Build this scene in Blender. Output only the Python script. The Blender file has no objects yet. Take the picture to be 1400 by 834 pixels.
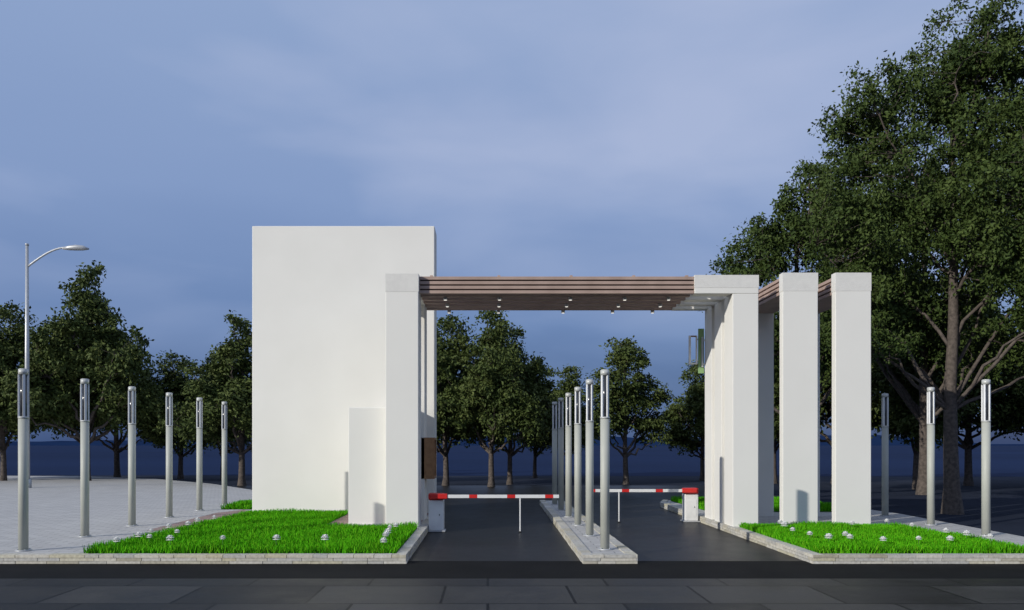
import bpy, bmesh, math, random
import numpy as np
from mathutils import Vector, Matrix
random.seed(4)
S = bpy.context.scene
col = S.collection
S.view_settings.view_transform = 'Standard'
S.view_settings.look = 'None'
S.view_settings.exposure = 0

# ------------------------------------------------------------------ materials
def mat(name, c1, c2=None, scale=5.0, rough=0.7, bump=0.0, bscale=60, metal=0.0, detail=6, emit=None, estr=0, spec=0.5):
    m = bpy.data.materials.new(name); m.use_nodes = True
    nt = m.node_tree; b = nt.nodes['Principled BSDF']
    b.inputs['Roughness'].default_value = rough
    b.inputs['Metallic'].default_value = metal
    b.inputs['Specular IOR Level'].default_value = spec
    tc = nt.nodes.new('ShaderNodeTexCoord')
    if c2 is None: c2 = tuple(x*0.85 for x in c1)
    n = nt.nodes.new('ShaderNodeTexNoise'); n.inputs['Scale'].default_value = scale; n.inputs['Detail'].default_value = detail
    nt.links.new(tc.outputs['Object'], n.inputs['Vector'])
    r = nt.nodes.new('ShaderNodeValToRGB')
    r.color_ramp.elements[0].position = 0.32; r.color_ramp.elements[1].position = 0.68
    r.color_ramp.elements[0].color = (*c1, 1); r.color_ramp.elements[1].color = (*c2, 1)
    nt.links.new(n.outputs['Fac'], r.inputs['Fac'])
    nt.links.new(r.outputs['Color'], b.inputs['Base Color'])
    if bump > 0:
        n2 = nt.nodes.new('ShaderNodeTexNoise'); n2.inputs['Scale'].default_value = bscale; n2.inputs['Detail'].default_value = 4
        nt.links.new(tc.outputs['Object'], n2.inputs['Vector'])
        bp = nt.nodes.new('ShaderNodeBump'); bp.inputs['Strength'].default_value = bump; bp.inputs['Distance'].default_value = 0.02
        nt.links.new(n2.outputs['Fac'], bp.inputs['Height'])
        nt.links.new(bp.outputs['Normal'], b.inputs['Normal'])
    if emit:
        b.inputs['Emission Color'].default_value = (*emit, 1); b.inputs['Emission Strength'].default_value = estr
    return m

M_white = mat('white_stucco', (0.78,0.765,0.72), (0.75,0.735,0.69), 0.9, 0.85, 0.12, 110, spec=0.25)
M_band = mat('white_stucco_band', (0.73,0.715,0.675), (0.68,0.665,0.63), 9, 0.85, 0.25, 60, spec=0.25)
M_wood = mat('pergola_timber', (0.45,0.33,0.275), (0.36,0.26,0.215), 3, 0.65, 0.15, 40, spec=0.25)
M_woodshade = mat('timber_gap_shade', (0.05,0.035,0.028), None, 3, 0.8)  # backing behind the slats, gap shade painted in as a near-black colour
M_brownwood = mat('window_timber', (0.36,0.20,0.09), (0.26,0.13,0.055), 9, 0.5)
M_post = mat('post_paint', (0.45,0.46,0.41), (0.41,0.42,0.375), 4, 0.5, spec=0.35)
M_cap = mat('lamp_cap_metal', (0.52,0.53,0.51), None, 6, 0.4, metal=0.1)
M_glass = mat('lamp_dark_glass', (0.05,0.055,0.065), (0.03,0.033,0.04), 4, 0.15)
M_diff = mat('lamp_diffuser', (0.78,0.79,0.80), None, 4, 0.3)
M_redp = mat('red_paint', (0.62,0.02,0.015), (0.52,0.015,0.012), 8, 0.4)
M_whitep = mat('white_paint', (0.76,0.76,0.75), (0.70,0.70,0.69), 8, 0.4)
M_black = mat('black_rubber', (0.02,0.02,0.02), None, 8, 0.6)
M_green = mat('sign_green', (0.26,0.42,0.18), (0.22,0.36,0.15), 3, 0.5)
M_brownpave = mat('brown_paving', (0.32,0.225,0.20), (0.25,0.17,0.15), 5, 0.85, 0.3, 40)
M_lamp = mat('downlight_lens', (0.8,0.8,0.75), None, 3, 0.3, emit=(1,0.95,0.85), estr=0.9)
M_metal = mat('galvanised_steel', (0.52,0.53,0.54), (0.45,0.46,0.47), 8, 0.4, metal=0.3)
M_soil = mat('lawn_base', (0.03,0.15,0.005), (0.02,0.10,0.004), 9, 0.95, spec=0.1)
M_gutter = mat('dark_asphalt', (0.005,0.005,0.005), (0.009,0.009,0.009), 2.0, 0.8, 0.3, 180, spec=0.12)
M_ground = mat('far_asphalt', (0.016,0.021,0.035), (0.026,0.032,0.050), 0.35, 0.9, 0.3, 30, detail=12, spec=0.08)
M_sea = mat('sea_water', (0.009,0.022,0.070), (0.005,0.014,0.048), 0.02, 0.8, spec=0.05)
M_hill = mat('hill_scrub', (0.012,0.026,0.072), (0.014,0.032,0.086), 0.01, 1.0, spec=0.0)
M_bark = mat('bark', (0.13,0.105,0.088), (0.055,0.044,0.037), 12, 0.9, 0.6, 30)
M_petal = mat('white_petals', (0.85,0.85,0.85), (0.78,0.78,0.76), 20, 0.6)
M_stem = mat('flower_stem', (0.06,0.2,0.02), None, 20, 0.7)

def brickmat(name, c1, c2, cm, bw, bh, mortar, rough=0.8, patch=0.0, offset=0.5, bump=0.3, pscale=1.4, spec=0.3, roughvar=0.0):
    m = bpy.data.materials.new(name); m.use_nodes = True
    nt = m.node_tree; b = nt.nodes['Principled BSDF']; b.inputs['Roughness'].default_value = rough
    b.inputs['Specular IOR Level'].default_value = spec
    tc = nt.nodes.new('ShaderNodeTexCoord')
    br = nt.nodes.new('ShaderNodeTexBrick')
    br.offset = offset
    br.inputs['Color1'].default_value = (*c1,1); br.inputs['Color2'].default_value = (*c2,1); br.inputs['Mortar'].default_value = (*cm,1)
    br.inputs['Scale'].default_value = 1.0
    br.inputs['Brick Width'].default_value = bw; br.inputs['Row Height'].default_value = bh
    br.inputs['Mortar Size'].default_value = mortar; br.inputs['Mortar Smooth'].default_value = 0.1
    nt.links.new(tc.outputs['Object'], br.inputs['Vector'])
    n = nt.nodes.new('ShaderNodeTexNoise'); n.inputs['Scale'].default_value = pscale; n.inputs['Detail'].default_value = 10; n.inputs['Roughness'].default_value=0.7
    nt.links.new(tc.outputs['Object'], n.inputs['Vector'])
    r = nt.nodes.new('ShaderNodeValToRGB')
    r.color_ramp.elements[0].position = 0.3; r.color_ramp.elements[1].position = 0.7
    lo = 1-patch
    r.color_ramp.elements[0].color = (lo,lo,lo,1); r.color_ramp.elements[1].color = (1,1,1,1)
    nt.links.new(n.outputs['Fac'], r.inputs['Fac'])
    mx = nt.nodes.new('ShaderNodeMix'); mx.data_type='RGBA'; mx.blend_type='MULTIPLY'; mx.inputs['Factor'].default_value=1
    nt.links.new(br.outputs['Color'], mx.inputs[6]); nt.links.new(r.outputs['Color'], mx.inputs[7])
    nt.links.new(mx.outputs[2], b.inputs['Base Color'])
    if roughvar>0:
        mr = nt.nodes.new('ShaderNodeMapRange'); mr.inputs['From Min'].default_value=0.35; mr.inputs['From Max'].default_value=0.65
        mr.inputs['To Min'].default_value=rough-roughvar; mr.inputs['To Max'].default_value=rough+roughvar
        nt.links.new(n.outputs['Fac'], mr.inputs['Value']); nt.links.new(mr.outputs[0], b.inputs['Roughness'])
    n2 = nt.nodes.new('ShaderNodeTexNoise'); n2.inputs['Scale'].default_value = 120
    nt.links.new(tc.outputs['Object'], n2.inputs['Vector'])
    bp = nt.nodes.new('ShaderNodeBump'); bp.inputs['Strength'].default_value = bump; bp.inputs['Distance'].default_value=0.01
    nt.links.new(n2.outputs['Fac'], bp.inputs['Height']); nt.links.new(bp.outputs['Normal'], b.inputs['Normal'])
    return m
M_pave = brickmat('concrete_pavers', (0.54,0.53,0.51), (0.47,0.46,0.445), (0.27,0.265,0.26), 0.40, 0.20, 0.010, patch=0.12)
M_slab = brickmat('road_slabs', (0.085,0.083,0.079), (0.030,0.0295,0.0285), (0.008,0.008,0.008), 1.55, 1.15, 0.018, rough=0.5, patch=0.65, offset=0.35, pscale=1.1, spec=0.10, roughvar=0.08, bump=0.15)
M_road = brickmat('lane_asphalt', (0.024,0.0235,0.023), (0.016,0.0158,0.0155), (0.014,0.014,0.014), 1.7, 1.6, 0.008, rough=0.42, patch=0.35, offset=0.4, pscale=2.2, spec=0.10, roughvar=0.03, bump=0.12)

def islandmat(name, stops, rough=0.8, noise=20, strength=0.25, spec=0.2):
    m = bpy.data.materials.new(name); m.use_nodes = True
    nt = m.node_tree; b = nt.nodes['Principled BSDF']; b.inputs['Roughness'].default_value = rough
    b.inputs['Specular IOR Level'].default_value=spec
    g = nt.nodes.new('ShaderNodeNewGeometry'); r = nt.nodes.new('ShaderNodeValToRGB')
    e = r.color_ramp.elements
    e[0].color=(*stops[0],1); e[1].color=(*stops[-1],1)
    for i,s in enumerate(stops[1:-1]):
        x = e.new((i+1)/(len(stops)-1)); x.color=(*s,1)
    nt.links.new(g.outputs['Random Per Island'], r.inputs['Fac'])
    tc = nt.nodes.new('ShaderNodeTexCoord')
    n = nt.nodes.new('ShaderNodeTexNoise'); n.inputs['Scale'].default_value = noise; n.inputs['Detail'].default_value=6
    nt.links.new(tc.outputs['Object'], n.inputs['Vector'])
    mx = nt.nodes.new('ShaderNodeMix'); mx.data_type='RGBA'; mx.blend_type='OVERLAY'; mx.inputs['Factor'].default_value=strength*2
    nt.links.new(r.outputs['Color'], mx.inputs[6]); nt.links.new(n.outputs['Fac'], mx.inputs[7])
    nt.links.new(mx.outputs[2], b.inputs['Base Color'])
    return m
M_kerb = islandmat('kerb_stone', [(0.36,0.33,0.25),(0.55,0.52,0.45),(0.44,0.43,0.40),(0.50,0.46,0.33),(0.58,0.56,0.52)])
M_mortar = mat('mortar',(0.16,0.155,0.145),None,20,0.9)
M_grass = islandmat('grass_blades', [(0.04,0.22,0.003),(0.09,0.41,0.006),(0.065,0.32,0.005),(0.17,0.44,0.014)], 0.7, 1.5, 0.2, 0.05)

def leafmat(name, a, b_, c):
    m = bpy.data.materials.new(name); m.use_nodes = True
    nt = m.node_tree; b = nt.nodes['Principled BSDF']; b.inputs['Roughness'].default_value = 0.6
    b.inputs['Specular IOR Level'].default_value = 0.15
    g = nt.nodes.new('ShaderNodeNewGeometry')
    n = nt.nodes.new('ShaderNodeTexNoise'); n.inputs['Scale'].default_value = 1.1; n.inputs['Detail'].default_value=2
    nt.links.new(g.outputs['Position'], n.inputs['Vector'])
    ad = nt.nodes.new('ShaderNodeMath'); ad.operation='MULTIPLY_ADD'; ad.inputs[1].default_value=0.45
    nt.links.new(g.outputs['Random Per Island'], ad.inputs[0])
    sb = nt.nodes.new('ShaderNodeMath'); sb.operation='SUBTRACT'; sb.inputs[1].default_value=0.2
    nt.links.new(n.outputs['Fac'], sb.inputs[0]); nt.links.new(sb.outputs[0], ad.inputs[2])
    r = nt.nodes.new('ShaderNodeValToRGB'); e=r.color_ramp.elements
    e[0].position=0.15; e[0].color=(*a,1); e[1].position=0.85; e[1].color=(*c,1)
    x=e.new(0.5); x.color=(*b_,1)
    nt.links.new(ad.outputs[0], r.inputs['Fac']); nt.links.new(r.outputs['Color'], b.inputs['Base Color'])
    return m
M_leaf = leafmat('leaves', (0.024,0.044,0.010), (0.048,0.076,0.018), (0.080,0.112,0.028))
M_leaf2 = leafmat('leaves_small_tree', (0.035,0.055,0.014), (0.066,0.092,0.024), (0.105,0.13,0.038))

# ------------------------------------------------------------------ helpers
def empty(name, loc=(0,0,0)):
    e = bpy.data.objects.new(name, None); e.location = loc; e.empty_display_size=0.3
    col.objects.link(e); return e
def link(o, parent=None):
    col.objects.link(o)
    if parent:
        o.parent = parent
        o.matrix_parent_inverse = Matrix.Translation(-Vector(parent.location))
    return o
class B:
    def __init__(s): s.bm = bmesh.new(); s.mats=[]
    def mi(s,m):
        if m not in s.mats: s.mats.append(m)
        return s.mats.index(m)
    def box(s,x0,x1,y0,y1,z0,z1,m,bev=0.0):
        r = bmesh.ops.create_cube(s.bm,size=1.0)
        vs=r['verts']
        for v in vs:
            v.co = Vector(((x0+x1)/2+v.co.x*(x1-x0),(y0+y1)/2+v.co.y*(y1-y0),(z0+z1)/2+v.co.z*(z1-z0)))
        fs=set(f for v in vs for f in v.link_faces)
        i=s.mi(m)
        for f in fs: f.material_index=i
        if bev>0:
            es=list(set(e for v in vs for e in v.link_edges))
            bmesh.ops.bevel(s.bm,geom=es,offset=bev,segments=2,affect='EDGES',profile=0.5,clamp_overlap=True,material=-1)
        return s
    def cyl(s,x,y,z0,z1,r,m,r2=None,seg=20):
        if r2 is None: r2=r
        g=bmesh.ops.create_cone(s.bm,cap_ends=True,segments=seg,radius1=r,radius2=r2,depth=z1-z0,matrix=Matrix.Translation((x,y,(z0+z1)/2)))
        i=s.mi(m)
        for f in set(f for v in g['verts'] for f in v.link_faces):
            f.material_index=i; f.smooth = len(f.verts)==4
        return s
    def tube(s,pts,rads,m,seg=12):
        i=s.mi(m); rings=[]
        for k,p in enumerate(pts):
            p=Vector(p)
            d=(Vector(pts[min(k+1,len(pts)-1)])-Vector(pts[max(k-1,0)])).normalized()
            a=d.orthogonal().normalized() if abs(d.y)>0.9 else d.cross(Vector((0,1,0))).normalized()
            b=d.cross(a)
            rings.append([s.bm.verts.new(p+(a*math.cos(t)+b*math.sin(t))*rads[k]) for t in [2*math.pi*j/seg for j in range(seg)]])
        for k in range(len(rings)-1):
            for j in range(seg):
                f=s.bm.faces.new((rings[k][j],rings[k][(j+1)%seg],rings[k+1][(j+1)%seg],rings[k+1][j])); f.material_index=i; f.smooth=True
        for r in (rings[0],rings[-1]):
            f=s.bm.faces.new(r); f.material_index=i
        return s
    def mesh(s,name):
        bmesh.ops.recalc_face_normals(s.bm,faces=s.bm.faces)
        me=bpy.data.meshes.new(name); s.bm.to_mesh(me); s.bm.free()
        for m in s.mats: me.materials.append(m)
        return me
    def obj(s,name,parent=None):
        return link(bpy.data.objects.new(name,s.mesh(name)),parent)
def boxo(name,x0,x1,y0,y1,z0,z1,m,parent=None,bev=0.012):
    return B().box(x0,x1,y0,y1,z0,z1,m,bev).obj(name,parent)
def poly(name,pts,z,m,thick=0.0,parent=None):
    bm=bmesh.new(); vs=[bm.verts.new((x,y,z)) for x,y in pts]; f=bm.faces.new(vs)
    f.normal_update()
    if f.normal.z<0: f.normal_flip()
    if thick>0:
        r=bmesh.ops.extrude_face_region(bm,geom=[f])
        for v in [g for g in r['geom'] if isinstance(g,bmesh.types.BMVert)]: v.co.z=z
        for v in vs: v.co.z=z-thick
        bmesh.ops.recalc_face_normals(bm,faces=bm.faces)
    me=bpy.data.meshes.new(name); bm.to_mesh(me); bm.free(); me.materials.append(m)
    return link(bpy.data.objects.new(name,me),parent)
def quads_mesh(name, V, F, mi, mats, smooth=None):
    me=bpy.data.meshes.new(name)
    nf=len(F)
    me.vertices.add(len(V)); me.vertices.foreach_set('co',V.astype(np.float32).ravel())
    me.loops.add(nf*4); me.loops.foreach_set('vertex_index',F.astype(np.int32).ravel())
    me.polygons.add(nf); me.polygons.foreach_set('loop_start',np.arange(0,nf*4,4,dtype=np.int32))
    try: me.polygons.foreach_set('loop_total',np.full(nf,4,dtype=np.int32))
    except Exception: pass
    for m in mats: me.materials.append(m)
    me.polygons.foreach_set('material_index',mi.astype(np.int32))
    if smooth is not None: me.polygons.foreach_set('use_smooth',smooth)
    me.update(calc_edges=True); me.validate()
    return me

# ------------------------------------------------------------------ ground, roads, pavements
ZR=-0.12
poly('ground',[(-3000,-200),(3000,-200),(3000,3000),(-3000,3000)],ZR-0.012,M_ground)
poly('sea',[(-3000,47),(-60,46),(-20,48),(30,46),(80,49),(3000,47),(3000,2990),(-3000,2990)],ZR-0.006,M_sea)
poly('road',[(-60,-20),(10.4,-20),(10.4,36),(-60,36)],ZR-0.006,M_road)
poly('road_gutter',[(-60,10.92),(60,10.92),(60,12.6),(-60,12.6)],ZR-0.001,M_gutter)
poly('road_paving_slabs',[(-60,-15),(60,-15),(60,10.92),(-60,10.92)],ZR+0.003,M_slab)

L_out=[(-40,12.32),(-1.27,12.32),(-1.27,20.9),(-5.6,21.0),(-5.7,23.4),(-6.9,26),(-9.0,30.5),(-12,35),(-16.5,40),(-22,43.5),(-40,46)]
poly('pavement',L_out,0,M_pave,0.14)
poly('traffic_island',[(1.47,12.32),(2.27,12.32),(2.27,24.5),(1.60,24.5)],0,M_pave,0.14)
R_out=[(4.99,12.32),(9.78,12.32),(10.15,19.9),(9.6,24.6),(5.37,24.6),(5.07,23.6),(5.02,20)]
poly('pavement',R_out,0,M_pave,0.14)
poly('paved_path',[(-3.4,16.32),(-1.45,16.32),(-1.45,19.9),(-3.4,19.9)],0.006,M_brownpave)
poly('paved_path',[(-6.75,15.9),(-6.05,15.9),(-5.84,19.9),(-6.35,21.0),(-6.75,20)],0.006,M_brownpave)

def kerb(name, path, w=0.16, ztop=0.016, length=0.46, seed=1):
    rnd=random.Random(seed); b=B()
    b.mi(M_kerb); mi_m=b.mi(M_mortar)
    def blk(a,d,n,q0,q1,t0,t1,za,zb,mi,jit):
        r=bmesh.ops.create_cube(b.bm,size=1.0)
        for v in r['verts']:
            ss=(q0+q1)/2+v.co.x*(q1-q0); tt=(t0+t1)/2+v.co.y*(t1-t0)
            p=a+d*ss+n*tt
            v.co=Vector((p.x,p.y,(za+zb)/2+v.co.z*(zb-za)+rnd.uniform(-jit,jit)))
        for f in set(f for v in r['verts'] for f in v.link_faces): f.material_index=mi
    for (x0,y0),(x1,y1) in zip(path[:-1],path[1:]):
        a=Vector((x0,y0)); c=Vector((x1,y1)); L=(c-a).length; d=(c-a)/L; n=Vector((-d.y,d.x))
        blk(a,d,n,0.012,L-0.012,0.012,w-0.02,-0.129,ztop-0.012,mi_m,0)
        for za,zb in ((-0.128,-0.084),(-0.079,-0.036),(-0.031,ztop)):
            s=0
            while s<L-0.02:
                l=min(length*rnd.uniform(0.45,1.2),L-s)
                if l>0.03:
                    j=rnd.uniform(-0.005,0.004)
                    blk(a,d,n,s+0.004,s+l-0.004,j,w+j,za,zb,0,0.0015)
                s+=l
    return b.obj(name)
kerb('kerb',[(-26,12.3),(-1.25,12.3),(-1.25,20.6)],seed=1)
kerb('kerb',[(1.58,24.5),(1.45,12.3),(2.29,12.3),(2.29,24.5)],seed=2)
kerb('kerb',[(5.35,24.6),(5.05,23.6),(5.0,20),(4.97,12.3),(9.78,12.3)],seed=3)

# ------------------------------------------------------------------ lawns
def inpoly(P,poly_):
    x,y=P[:,0],P[:,1]; c=np.zeros(len(P),bool); n=len(poly_)
    for i in range(n):
        x0,y0=poly_[i]; x1,y1=poly_[(i+1)%n]
        t=((y0>y)!=(y1>y)) & (x < (x1-x0)*(y-y0)/((y1-y0) if y1!=y0 else 1e-9)+x0)
        c^=t
    return c
def lawn(name,pts,n,seed,h=0.11):
    rs=np.random.RandomState(seed)
    P=np.array(pts); lo=P.min(0); hi=P.max(0)
    q=rs.uniform(lo,hi,(int(n),2)); q=q[inpoly(q,pts)]
    k=len(q); ang=rs.uniform(0,2*np.pi,k); w=rs.uniform(0.006,0.012,k)
    patch=0.5+0.5*np.sin(q[:,0]*3.1+np.sin(q[:,1]*2.3))*np.cos(q[:,1]*2.7)
    H=h*rs.uniform(0.5,1.25,k)*(0.75+0.4*patch)
    dx=np.cos(ang)*w; dy=np.sin(ang)*w
    lean=rs.normal(0,0.03,(k,2))
    V=np.zeros((k,4,3))
    V[:,0]=np.c_[q[:,0]-dx,q[:,1]-dy,np.full(k,0.0)]
    V[:,1]=np.c_[q[:,0]+dx,q[:,1]+dy,np.full(k,0.0)]
    V[:,2]=np.c_[q[:,0]+dx*.25+lean[:,0],q[:,1]+dy*.25+lean[:,1],H]
    V[:,3]=np.c_[q[:,0]-dx*.25+lean[:,0],q[:,1]-dy*.25+lean[:,1],H]
    V[:,:,2]+=0.01
    F=np.arange(k*4).reshape(k,4)
    par=empty(name,(float(P.mean(0)[0]),float(P.mean(0)[1]),0))
    link(bpy.data.objects.new('blades',quads_mesh('blades',V.reshape(-1,3),F,np.zeros(k),[M_grass])),par)
    poly('turf',pts,0.012,M_soil,parent=par)
LG=[(-6.28,12.47),(-1.43,12.47),(-1.43,16.28),(-3.42,16.28),(-3.42,19.7),(-5.8,19.7)]
RG=[(5.14,12.47),(8.5,12.47),(8.32,16.35),(5.14,16.45)]
lawn('grass_lawn',LG,80000,11)
lawn('grass_lawn',RG,52000,12)
lawn('grass_lawn',[(5.6,20.3),(9.2,20.3),(9.0,24.3),(5.5,24.3)],26000,13,0.14)
lawn('grass_lawn',[(-7.0,21.1),(-5.8,21.1),(-5.85,23.1),(-6.9,23.6)],8000,14,0.12)

def flowers(name,pos,seed):
    rnd=random.Random(seed); b=B()
    for (x,y) in pos:
        h=rnd.uniform(0.15,0.20); x+=rnd.uniform(-.08,.08); y+=rnd.uniform(-.08,.08)
        b.tube([(x,y,0.01),(x+rnd.uniform(-.01,.01),y,h)],[0.006,0.005],M_stem,5)
        i=b.mi(M_petal); sc=rnd.uniform(0.8,1.25)
        for ring,(n,tilt,L) in enumerate(((8,-0.25,0.060),(8,0.3,0.066),(7,0.85,0.062),(4,1.3,0.056))):
            for k in range(n):
                a=2*math.pi*k/n+ring*0.4+rnd.uniform(-.15,.15)
                o=Vector((math.cos(a),math.sin(a),0)); t=Vector((-o.y,o.x,0))
                dr=o*math.cos(tilt)+Vector((0,0,math.sin(tilt)))
                c=Vector((x,y,h)); l=L*sc
                pts=[c,c+dr*l*.6+t*l*.5,c+dr*l+Vector((0,0,0.008)),c+dr*l*.6-t*l*.5]
                f=b.bm.faces.new([b.bm.verts.new(p) for p in pts]); f.material_index=i
    b.obj(name)
fl=[(-5.95+0.04*i,12.9+0.62*i) for i in range(7)]+[(-5.4,14.1),(-5.55,13.3)]+[(-4.3,12.95),(-3.4,12.9),(-2.55,12.95),(-5.15,13.0)]+[(-1.72,12.9+0.42*i) for i in range(6)]
flowers('white_flowers',fl,3)
fr=[(5.55,13.15),(5.45,13.8),(5.45,14.5),(5.5,15.2),(6.3,12.9),(6.15,13.9),(6.9,12.95),(7.55,13.0),(8.15,12.95),(8.1,13.6),(8.05,14.3),(8.0,15.1),(5.75,15.9),(7.9,15.8),(7.1,15.6),(5.9,13.3)]
flowers('white_flowers',fr,5)

# ------------------------------------------------------------------ gatehouse
gh=empty('gatehouse',(-3.5,19,0))
boxo('tall_wall_block',-5.83,-1.32,19.9,20.75,-0.1,7.11,M_white,gh,0.015)
boxo('booth_body',-2.92,-1.56,16.85,19.897,-0.1,2.48,M_white,gh,0.015)
boxo('booth_plinth',-2.94,-1.55,16.83,19.89,0.0,0.05,M_band,gh,0.004)
w=B()
w.box(-1.557,-1.20,18.05,18.10,0.93,1.86,M_brownwood,0.004).box(-1.557,-1.20,18.75,18.80,0.93,1.86,M_brownwood,0.004)
w.box(-1.557,-1.20,18.10,18.75,0.93,0.98,M_brownwood,0.004).box(-1.557,-1.20,18.10,18.75,1.81,1.86,M_brownwood,0.004)
w.box(-1.557,-1.545,18.10,18.75,0.98,1.81,M_glass)
w.obj('service_window',gh)

# ------------------------------------------------------------------ gateway with pergola
gp=empty('entrance_gateway',(2,17,0))
ZT=5.19; ZB=4.81
boxo('column',-2.087,-1.416,16.42,17.10,-0.1,ZT,M_white,gp)
boxo('column',-2.087,-1.416,18.05,18.70,-0.1,ZT,M_white,gp)
boxo('column_head_band',-2.091,-1.412,16.416,17.104,4.82,ZT+0.003,M_band,gp,0.003)
boxo('edge_beam',-2.08,-1.42,17.106,18.047,4.84,ZT-0.01,M_white,gp)
boxo('column',5.04,5.57,16.56,17.15,-0.1,ZB-0.002,M_white,gp)
boxo('column',5.04,5.57,17.36,17.90,-0.1,ZB-0.002,M_white,gp)
boxo('column',5.04,5.57,18.12,18.70,-0.1,ZB-0.002,M_white,gp)
boxo('recess_wall',5.16,5.45,17.152,17.358,-0.1,ZB-0.002,M_white,gp,0.002)
boxo('recess_wall',5.16,5.45,17.902,18.118,-0.1,ZB-0.002,M_white,gp,0.002)
for y0,y1 in ((16.56,16.90),(17.30,17.55),(17.90,18.12),(18.48,18.70)):
    boxo('lintel',4.256,5.575,y0,y1,ZB,ZT,M_white,gp)
boxo('lintel_head_band',4.252,5.579,16.556,16.60,ZB+0.12,ZT+0.003,M_band,gp,0.003)
for y0,y1 in ((16.902,17.298),(17.552,17.898),(18.122,18.478)):
    boxo('lintel_spine',5.05,5.56,y0,y1,ZB+0.01,ZT-0.01,M_white,gp,0.002)
for X0,X1 in ((6.065,6.79),(7.15,7.885)):
    boxo('column',X0,X1,16.55,16.74,-0.1,5.235,M_white,gp)
    boxo('column',X0,X1,19.1,19.3,-0.1,5.19,M_white,gp)
    boxo('column_head_band',X0-0.004,X1+0.004,16.546,16.744,4.86,5.238,M_band,gp,0.003)
    b=B()
    for k in range(4):
        z=4.815+k*0.097
        b.box(X0+0.01,X1-0.01,16.747,19.097,z,z+0.066,M_wood,0.006)
    b.box(X0+0.07,X1-0.07,16.747,19.097,4.83,5.17,M_woodshade)
    b.obj('timber_side_beam',gp)
b=B()
x0,x1=-1.410,4.250
for k in range(4):
    z=4.815+k*0.095
    b.box(x0,x1,16.58,16.68,z,z+0.066,M_wood,0.005)
b.box(x0+.01,x1-.01,16.62,16.66,4.83,5.15,M_woodshade)
b.obj('timber_fascia',gp)
b=B()
for y in (16.96,17.37,17.78,18.20,18.62):
    for k in range(4):
        z=4.815+k*0.095
        b.box(x0,x1,y-.06,y+.06,z,z+0.066,M_wood,0.005)
    b.box(x0+.01,x1-.01,y-.03,y+.03,4.83,5.15,M_woodshade)
b.obj('timber_beams',gp)
b=B()
for xx in (-1.2,0.2,1.7,3.0,4.1):
    b.box(xx,xx+0.06,16.69,18.72,5.172,5.215,M_wood,0.004)
b.obj('timber_cross_battens',gp)
b=B()
for yy in (16.96,17.78,18.62):
    for xx in (-.895,.247,1.74,2.885,3.81):
        b.cyl(xx,yy,4.75,4.815,0.042,M_metal,seg=14)
        b.cyl(xx,yy,4.742,4.75,0.032,M_lamp,seg=14)
b.obj('downlights',gp)

hs=empty('hanging_sign',(4.95,18.75,4))
b=B()
b.box(4.90,5.03,18.715,18.76,3.36,4.40,M_green,0.004)
b.obj('green_panel',hs)
b=B()
fx0,fx1,fz0,fz1=4.68,4.875,3.57,4.24
b.box(fx0,fx0+.045,18.72,18.77,fz0,fz1,M_whitep,0.003).box(fx1-.03,fx1,18.72,18.77,fz0,fz1,M_whitep,0.003)
b.box(fx0+.045,fx1-.03,18.72,18.77,fz0,fz0+.03,M_whitep,0.003).box(fx0+.045,fx1-.03,18.72,18.77,fz1-.03,fz1,M_brownwood,0.003)
b.box(fx1,4.90,18.73,18.76,fz1-.10,fz1-.07,M_metal).box(fx1,4.90,18.73,18.76,fz0+.07,fz0+.10,M_metal)
b.obj('sign_frame',hs)
boxo('bracket',5.00,5.037,18.66,18.69,4.1,4.14,M_metal,hs,0.003); boxo('bracket',5.00,5.037,18.66,18.69,3.55,3.59,M_metal,hs,0.003)
boxo('back_rail',4.96,4.998,18.66,18.712,3.5,4.2,M_metal,hs,0.003)

# ------------------------------------------------------------------ bollard lights
H=2.916
b=B()
b.cyl(0,0,0.0,0.02,0.12,M_metal,seg=24)
for a in range(4):
    b.cyl(0.095*math.cos(a*math.pi/2+.78),0.095*math.sin(a*math.pi/2+.78),0.02,0.035,0.012,M_metal,seg=6)
b.cyl(0,0,0.02,2.12,0.074,M_post,seg=28)
b.cyl(0,0,2.12,2.15,0.078,M_cap,seg=28)
b.cyl(0,0,2.15,2.82,0.052,M_glass,seg=20)
b.cyl(0,0,2.82,H-0.01,0.073,M_cap,seg=28); b.cyl(0,0,H-0.01,H,0.073,M_cap,r2=0.05,seg=28)
for a in range(4):
    t=a*math.pi/2+math.radians(38)
    cx,cy=0.062*math.cos(t),0.062*math.sin(t)
    r=bmesh.ops.create_cube(b.bm,size=1.0)
    Mx=Matrix.Translation((cx,cy,2.485))@Matrix.Rotation(t,4,'Z')
    i=b.mi(M_diff)
    for v in r['verts']:
        v.co=Mx@Vector((v.co.x*0.024,v.co.y*0.034,v.co.z*0.668))
    for f in set(f for v in r['verts'] for f in v.link_faces): f.material_index=i
bl=b.mesh('bollard_light')
pos=[(-7.435,12.88+1.967*i) for i in range(6)]+[(1.897,13.04+1.957*i) for i in range(6)]+[(9.28,14.99),(9.37,17.02),(9.42,19.08)]
for p in pos:
    o=bpy.data.objects.new('bollard_light',bl); o.location=(p[0],p[1],0.0); link(o)

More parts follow.
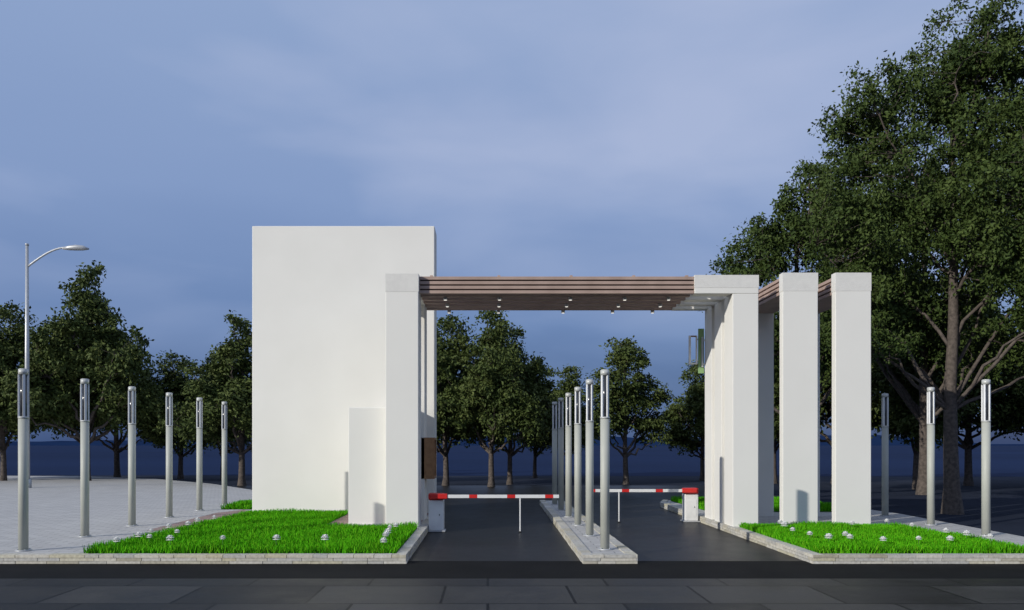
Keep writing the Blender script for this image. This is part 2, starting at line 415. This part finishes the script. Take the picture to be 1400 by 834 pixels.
# ------------------------------------------------------------------ barriers
def barrier(x,y,sgn,length,leg):
    e=empty('boom_barrier',(x,y,ZR))
    z0=ZR
    b=B()
    b.box(x-.19,x+.19,y-.17,y+.17,z0,z0+0.03,M_metal,0.004)
    b.box(x-.16,x+.16,y-.14,y+.14,z0+0.03,z0+0.66,M_whitep,0.02)
    b.box(x-.165,x+.165,y-.145,y+.145,z0+0.663,z0+0.80,M_redp,0.03)
    b.box(x-.11,x+.11,y-.145,y-.139,z0+0.12,z0+0.52,M_whitep,0.001)
    b.cyl(x+.07,y-.147,z0+0.34,z0+0.37,0.008,M_black,seg=8)
    b.obj('cabinet',e)
    zc=z0+0.745; yb=y-0.20
    b=B()
    xa=x-sgn*0.10; xb=x+sgn*0.24
    b.box(min(xa,xb),max(xa,xb),yb-.035,yb+.05,zc-.05,zc+.055,M_redp,0.012)
    b.obj('boom_clamp',e)
    b=B(); s=0.241
    n=0
    segs=[]
    while s<length:
        l=0.17 if n%2 else 0.62
        if n==0: l=0.45
        l=min(l,length-s); segs.append((s,s+l,M_redp if n%2 else M_whitep)); s+=l; n+=1
    for a,c,m in segs:
        X0=x+sgn*a; X1=x+sgn*c
        b.box(min(X0,X1)+.0005,max(X0,X1)-.0005,yb-.018,yb+.018,zc-.034,zc+.034,m)
    b.obj('boom_arm',e)
    b=B(); lx=x+sgn*leg
    b.box(lx-.013,lx+.013,yb-.012,yb+.012,z0+0.02,zc-.037,M_whitep,0.002)
    b.box(lx-.03,lx+.03,yb-.03,yb+.03,z0,z0+0.02,M_black,0.003)
    b.obj('support_leg',e)
barrier(-1.08,16.95,1,2.56,1.75)
barrier(4.79,19.05,-1,2.42,1.72)

# ------------------------------------------------------------------ street lamp
sl=empty('street_lamp',(-18.15,31.7,0))
b=B()
b.cyl(-18.15,31.7,-0.1,0.35,0.16,M_metal)
b.tube([(-18.15,31.7,0.3),(-18.15,31.7,5),(-18.15,31.7,9.55)],[0.10,0.08,0.055],M_metal,14)
b.cyl(-18.15,31.7,9.55,9.62,0.07,M_metal)
b.obj('pole',sl)
b=B()
arm=[]
for i in range(11):
    t=i/10
    arm.append((-18.12+1.55*t,31.7,8.72+0.75*math.sin(t*math.pi/2)))
b.tube(arm,[0.04]*11,M_metal,10); b.obj('arm',sl)
b=B()
hp=[(-16.75,31.7,9.42),(-16.5,31.7,9.45),(-16.2,31.7,9.47),(-15.95,31.7,9.45),(-15.72,31.7,9.40)]
b.tube(hp,[0.05,0.12,0.15,0.13,0.04],M_metal,14)
for v in b.bm.verts: v.co.z=9.44+(v.co.z-9.44)*0.75
b.obj('lamp_head',sl)

# ------------------------------------------------------------------ trees
def tubes_np(pts,rads,seg,VV,FF,off):
    pts=np.array(pts,float); n=len(pts)
    d=np.gradient(pts,axis=0); d/=np.linalg.norm(d,axis=1)[:,None]+1e-9
    up=np.array([0.31,0.92,0.2]); a=np.cross(d,up); a/=np.linalg.norm(a,axis=1)[:,None]+1e-9; b_=np.cross(d,a)
    t=np.linspace(0,2*np.pi,seg,endpoint=False)
    V=pts[:,None,:]+(a[:,None,:]*np.cos(t)[None,:,None]+b_[:,None,:]*np.sin(t)[None,:,None])*np.array(rads)[:,None,None]
    i=np.arange(n-1)[:,None]*seg; j=np.arange(seg)[None,:]; j2=(j+1)%seg
    F=np.stack([i+j,i+j2,i+seg+j2,i+seg+j],-1).reshape(-1,4)+off
    VV.append(V.reshape(-1,3)); FF.append(F); return off+n*seg
def tree_mesh(name,seed,lobes,trunk_top,trunk_r,nclump,nleaf,leaf,clump_r,nlimb,low,leafm,limbf=0.5,shell=0.42):
    rs=np.random.RandomState(seed)
    L=np.array(lobes,float); vol=(L[:,3]*L[:,4]*L[:,5])**0.85; pr=vol/vol.sum()
    ix=rs.choice(len(L),nclump,p=pr)
    d=rs.normal(size=(nclump,3)); d/=np.linalg.norm(d,axis=1)[:,None]
    rr=rs.uniform(0,1,nclump)**shell
    rr*=rs.uniform(0.85,1.15,nclump)
    C=L[ix,:3]+d*rr[:,None]*L[ix,3:6]
    C[:,2]=np.maximum(C[:,2],low+rs.uniform(0,0.8,nclump))
    VV=[];FF=[];off=0
    nT=14; tz=np.linspace(-0.15,trunk_top,nT)
    wob=np.cumsum(rs.normal(0,0.012*trunk_top/8,(nT,2)),axis=0); wob[0]=0
    T=np.c_[wob,tz]; fr=np.linspace(0,1,nT)
    TR=trunk_r*(1-0.88*fr)+0.015; TR[0]*=1.45; TR[1]*=1.02
    off=tubes_np(T,TR,12,VV,FF,off)
    sel=[int(np.argmax(C[:,2]))]; dist=np.linalg.norm(C-C[sel[0]],axis=1)
    while len(sel)<nlimb:
        k=int(np.argmax(dist)); sel.append(k); dist=np.minimum(dist,np.linalg.norm(C-C[k],axis=1))
    BP=[T[5:]]; BR=[TR[5:]]
    for k in sel:
        E=C[k]; hd=np.hypot(E[0],E[1])
        zs=min(max(E[2]-hd*rs.uniform(1.0,1.6)-0.5,low*0.75),trunk_top*0.86)
        fi=(zs+0.15)/(trunk_top+0.15)
        s=np.array([np.interp(zs,tz,T[:,0]),np.interp(zs,tz,T[:,1]),zs]); r0=np.interp(fi,fr,TR)*limbf
        m=(s+E)/2+np.array([0,0,0.06*hd])+rs.normal(0,0.12,3)
        t=np.linspace(0,1,9)[:,None]
        P=(1-t)**2*s+2*t*(1-t)*m+t*t*E
        P[1:-1]+=rs.normal(0,0.06,(7,3))
        R=r0*(1-t[:,0])**0.8+0.012
        off=tubes_np(P,R,7,VV,FF,off); BP.append(P); BR.append(R)
    BP=np.vstack(BP); BR=np.hstack(BR)
    for k in range(nclump):
        dd=np.linalg.norm(BP-C[k],axis=1)+np.maximum(0,BP[:,2]-C[k][2])*1.2
        j=int(np.argmin(dd)); s=BP[j]; E=C[k]
        m=(s+E)/2+rs.normal(0,0.08,3)
        P=np.array([s,(s+m)/2,m,(m+E)/2+rs.normal(0,.03,3),E])
        r0=min(BR[j]*0.5,0.022)
        off=tubes_np(P,np.linspace(r0,0.005,5),4,VV,FF,off)
    nb=sum(len(f) for f in FF)
    N=nclump*nleaf
    nsp=5
    cr=clump_r*rs.uniform(0.6,1.3,nclump)
    sd=rs.normal(size=(nclump,nsp,3)); sd/=np.linalg.norm(sd,axis=2)[:,:,None]; sd[:,:,2]*=0.75
    which=rs.randint(0,nsp,(nclump,nleaf)); ci=np.repeat(np.arange(nclump),nleaf); w_=which.ravel()
    tt=rs.uniform(0,1,N)**0.7*1.9
    cc=C[ci]+sd[ci,w_]*(tt*cr[ci])[:,None]+rs.normal(size=(N,3))*(cr[ci]*0.36)[:,None]
    cc[:,2]-=0.15*tt**2*cr[ci]
    keep=cc[:,2]>low*0.7; cc=cc[keep]; N=len(cc)
    dr=rs.normal(size=(N,3)); dr[:,2]-=0.6; dr/=np.linalg.norm(dr,axis=1)[:,None]
    s=np.cross(dr,rs.normal(size=(N,3))); s/=np.linalg.norm(s,axis=1)[:,None]+1e-9
    ls=leaf*rs.uniform(0.6,1.3,N)[:,None]
    nrm=np.cross(dr,s)
    Vl=np.stack([cc,cc+dr*ls*.5+s*ls*.25+nrm*ls*.08,cc+dr*ls,cc+dr*ls*.5-s*ls*.25+nrm*ls*.08],1).reshape(-1,3)
    Fl=np.arange(N*4).reshape(N,4)+off
    VV.append(Vl);FF.append(Fl)
    V=np.vstack(VV);F=np.vstack(FF); mi=np.r_[np.zeros(nb),np.ones(N)]
    sm=np.r_[np.ones(nb,bool),np.zeros(N,bool)]
    return quads_mesh(name,V,F,mi,[M_bark,leafm],sm)

t1=tree_mesh('tree_a',21,[(0,0,6.6,1.1,1.1,1.5),(-1.1,.2,5.0,1.4,1.4,1.5),(1.2,-.2,4.8,1.4,1.4,1.6),(0,.9,4.0,1.7,1.5,1.4),(-1.6,-.5,3.3,1.2,1.3,1.0),(1.6,.3,3.1,1.2,1.3,1.0)],6.6,0.13,270,120,0.18,0.27,14,2.0,M_leaf2)
t2=tree_mesh('tree_b',22,[(.2,0,6.5,1.0,1.0,1.5),(-.8,.2,5.2,1.3,1.3,1.3),(1.0,0,4.6,1.4,1.4,1.4),(-.9,-.3,3.6,1.5,1.5,1.2),(.8,.5,3.0,1.4,1.3,.9)],6.4,0.11,230,115,0.18,0.27,12,1.8,M_leaf2)
t3=tree_mesh('tree_c',23,[(0,0,6.6,.9,.9,1.3),(-.9,0,5.2,1.1,1.1,1.0),(1.1,.2,5.0,1.1,1.1,1.0),(0,.3,4.2,1.3,1.3,1.1),(-1.3,-.2,3.4,1.0,1.0,.8),(1.4,0,3.3,1.0,1.0,.8)],6.6,0.12,170,95,0.18,0.25,14,1.8,M_leaf2)
def put(me,x,y,h,w,rot,base=8.0):
    o=bpy.data.objects.new('deciduous_tree',me); o.location=(x,y,ZR); sz=h/base; o.scale=(w,w,sz); o.rotation_euler=(0,0,rot); link(o)
put(t1,-18.95,38,9.9,1.2,0.3)
put(t2,-22.9,38,8.5,1.15,1.3)
put(t1,-21.0,42,9.4,1.05,2.5)
put(t3,-19.8,43,8.0,1.2,0.2)
put(t2,-16.4,43,6.6,1.15,4.0)
put(t1,-11.0,36,7.3,1.08,3.3)
put(t2,-13.8,42,6.8,1.0,5.1)
put(t2,-1.9,36,7.6,1.1,0.9)
put(t1,0.15,35,7.5,0.92,1.9)
put(t2,1.0,37,7.5,0.98,2.9)
put(t2,-3.2,41,8.0,1.0,2.0)
put(t3,6.35,37,6.9,1.0,0.4)
put(t1,4.3,43,5.8,0.95,1.1)
put(t2,2.6,44,6.4,0.9,4.4)
put(t2,10.9,41,6.0,0.9,2.2)
put(t1,13.5,38,7.5,1.0,0.7)
put(t2,17.6,33,7.8,1.1,3.7)
put(t1,16.4,38,9.0,1.1,5.7)
put(t1,21.5,36,8.5,1.2,1.7)
put(t2,24.5,34,9.0,1.2,0.1)
put(t1,28,38,9.0,1.2,2.1)
put(t2,-27,37,9.0,1.2,2.1)

big=tree_mesh('big_tree',31,[(0.5,0,12.3,1.3,1.4,1.7),(-0.7,.2,11.2,1.3,1.5,1.3),(-2.2,0,10.2,1.2,1.5,1.2),(1.9,.2,10.9,1.8,2,1.9),(-2.5,.2,8.0,1.4,1.8,1.8),(2.6,-.3,7.8,2.0,2.0,2.0),(0,-.8,8.6,2.0,1.8,2.0),
   (2.4,-1.1,5.8,1.8,1.2,1.6),(3.4,.3,4.8,1.5,1.6,1.3),(-2.2,.3,5.5,1.6,1.7,1.3),(.8,-1.3,6.8,1.5,0.9,1.5),(-.4,1.4,5.8,1.6,1.5,1.4),(3.6,.4,9.3,1.3,1.5,1.6),(1.6,1.2,4.6,1.4,1.2,1.0)],11.2,0.19,960,175,0.112,0.28,22,3.6,M_leaf,0.27,0.5)
o=bpy.data.objects.new('deciduous_tree',big); o.location=(12.3,21.3,ZR); link(o)
big2=tree_mesh('big_tree_b',32,[(0.6,0,10.1,1.1,1.3,1.4),(-0.7,.2,8.9,1.3,1.5,1.2),(1.5,0,9.0,1.4,1.6,1.5),(-1.7,0,7.4,1.2,1.5,1.3),(1.5,.2,6.8,1.8,1.8,1.6),(0,-.3,5.4,1.9,1.9,1.4),(-1.5,0,5.2,1.2,1.4,1.2)],9.6,0.19,430,165,0.135,0.28,20,3.0,M_leaf,0.38,0.5)
o=bpy.data.objects.new('deciduous_tree',big2); o.location=(10.6,27.5,ZR); link(o)
o=bpy.data.objects.new('deciduous_tree',big2); o.location=(16.0,29.5,ZR); o.scale=(1.1,1.1,1.12); o.rotation_euler=(0,0,2.2); link(o)

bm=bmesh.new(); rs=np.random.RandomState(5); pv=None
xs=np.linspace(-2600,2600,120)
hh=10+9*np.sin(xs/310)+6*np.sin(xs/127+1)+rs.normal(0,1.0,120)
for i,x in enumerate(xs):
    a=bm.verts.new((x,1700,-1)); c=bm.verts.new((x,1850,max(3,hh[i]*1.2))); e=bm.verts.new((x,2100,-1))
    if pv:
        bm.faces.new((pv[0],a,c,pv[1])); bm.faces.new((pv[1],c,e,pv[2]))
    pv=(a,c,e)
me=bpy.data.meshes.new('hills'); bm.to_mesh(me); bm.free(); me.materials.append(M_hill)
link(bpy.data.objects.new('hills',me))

# ------------------------------------------------------------------ world
el=math.radians(20.7); az=math.radians(52.5)
w=bpy.data.worlds.new('World'); S.world=w; w.use_nodes=True
nt=w.node_tree; bg=nt.nodes['Background']
tc=nt.nodes.new('ShaderNodeTexCoord')
sky=nt.nodes.new('ShaderNodeTexSky'); sky.sky_type='NISHITA'; sky.sun_disc=False
sky.sun_elevation=el; sky.sun_rotation=math.radians(232.5)
sep=nt.nodes.new('ShaderNodeSeparateXYZ'); nt.links.new(tc.outputs['Generated'],sep.inputs[0])
mp=nt.nodes.new('ShaderNodeMapping'); mp.inputs['Scale'].default_value=(1.3,1.3,3.8); mp.inputs['Rotation'].default_value=(0,0.12,0); mp.inputs['Location'].default_value=(0.35,0,0.2)
nt.links.new(tc.outputs['Generated'],mp.inputs[0])
n=nt.nodes.new('ShaderNodeTexNoise'); n.inputs['Scale'].default_value=2.2; n.inputs['Detail'].default_value=5; n.inputs['Roughness'].default_value=0.42; n.inputs['Distortion'].default_value=0.25
nt.links.new(mp.outputs[0],n.inputs['Vector'])
zz=nt.nodes.new('ShaderNodeMath'); zz.operation='MULTIPLY_ADD'; zz.inputs[1].default_value=0.14
nt.links.new(n.outputs['Fac'],zz.inputs[0])
z2=nt.nodes.new('ShaderNodeMath'); z2.operation='SUBTRACT'; z2.inputs[1].default_value=0.07
nt.links.new(sep.outputs['Z'],z2.inputs[0]); nt.links.new(z2.outputs[0],zz.inputs[2])
r=nt.nodes.new('ShaderNodeValToRGB'); e=r.color_ramp.elements
e[0].position=0.0; e[0].color=(.016,.042,.14,1)
e[1].position=1.0; e[1].color=(.38,.45,.60,1)
for p,c in ((.045,(.060,.12,.29)),(.142,(.145,.235,.46)),(.27,(.235,.335,.575)),(.48,(.295,.40,.635))):
    x=e.new(p); x.color=(*c,1)
nt.links.new(zz.outputs[0],r.inputs['Fac'])
r2=nt.nodes.new('ShaderNodeValToRGB'); e=r2.color_ramp.elements
e[0].position=0.42; e[0].color=(0,0,0,1); e[1].position=0.72; e[1].color=(1,1,1,1)
nt.links.new(n.outputs['Fac'],r2.inputs['Fac'])
hm=nt.nodes.new('ShaderNodeMapRange'); hm.inputs['From Min'].default_value=0.06; hm.inputs['From Max'].default_value=0.30; hm.inputs['To Max'].default_value=0.8
nt.links.new(sep.outputs['Z'],hm.inputs['Value'])
mu=nt.nodes.new('ShaderNodeMath'); mu.operation='MULTIPLY'; nt.links.new(r2.outputs['Color'],mu.inputs[0]); nt.links.new(hm.outputs[0],mu.inputs[1])
cl=nt.nodes.new('ShaderNodeMix'); cl.data_type='RGBA'; nt.links.new(mu.outputs[0],cl.inputs['Factor'])
nt.links.new(r.outputs['Color'],cl.inputs[6]); cl.inputs[7].default_value=(.44,.51,.72,1)
sc=nt.nodes.new('ShaderNodeMix'); sc.data_type='RGBA'; sc.blend_type='MULTIPLY'; sc.inputs['Factor'].default_value=1; sc.inputs[7].default_value=(.1,.1,.1,1)
nt.links.new(sky.outputs[0],sc.inputs[6])
fm=nt.nodes.new('ShaderNodeMix'); fm.data_type='RGBA'; fm.inputs['Factor'].default_value=0.08
nt.links.new(cl.outputs[2],fm.inputs[6]); nt.links.new(sc.outputs[2],fm.inputs[7])
nt.links.new(fm.outputs[2],bg.inputs['Color']); bg.inputs['Strength'].default_value=1.0

sd=bpy.data.lights.new('sun','SUN'); sd.energy=3.35; sd.angle=math.radians(0.5); sd.color=(1.0,0.96,0.87)
so=bpy.data.objects.new('sun',sd); link(so)
dv=Vector((math.cos(el)*math.sin(az),math.cos(el)*math.cos(az),-math.sin(el)))
so.rotation_euler=dv.to_track_quat('-Z','Y').to_euler(); so.location=(-20,-15,15)

cd=bpy.data.cameras.new('camera'); cd.lens=28.29; cd.sensor_width=36; cd.shift_x=0.0236; cd.shift_y=0.1364
cd.clip_end=6000; cd.clip_start=0.1
co=bpy.data.objects.new('camera',cd); co.location=(0,0,1.7); co.rotation_euler=(math.radians(90),0,0); link(co)
S.camera=co
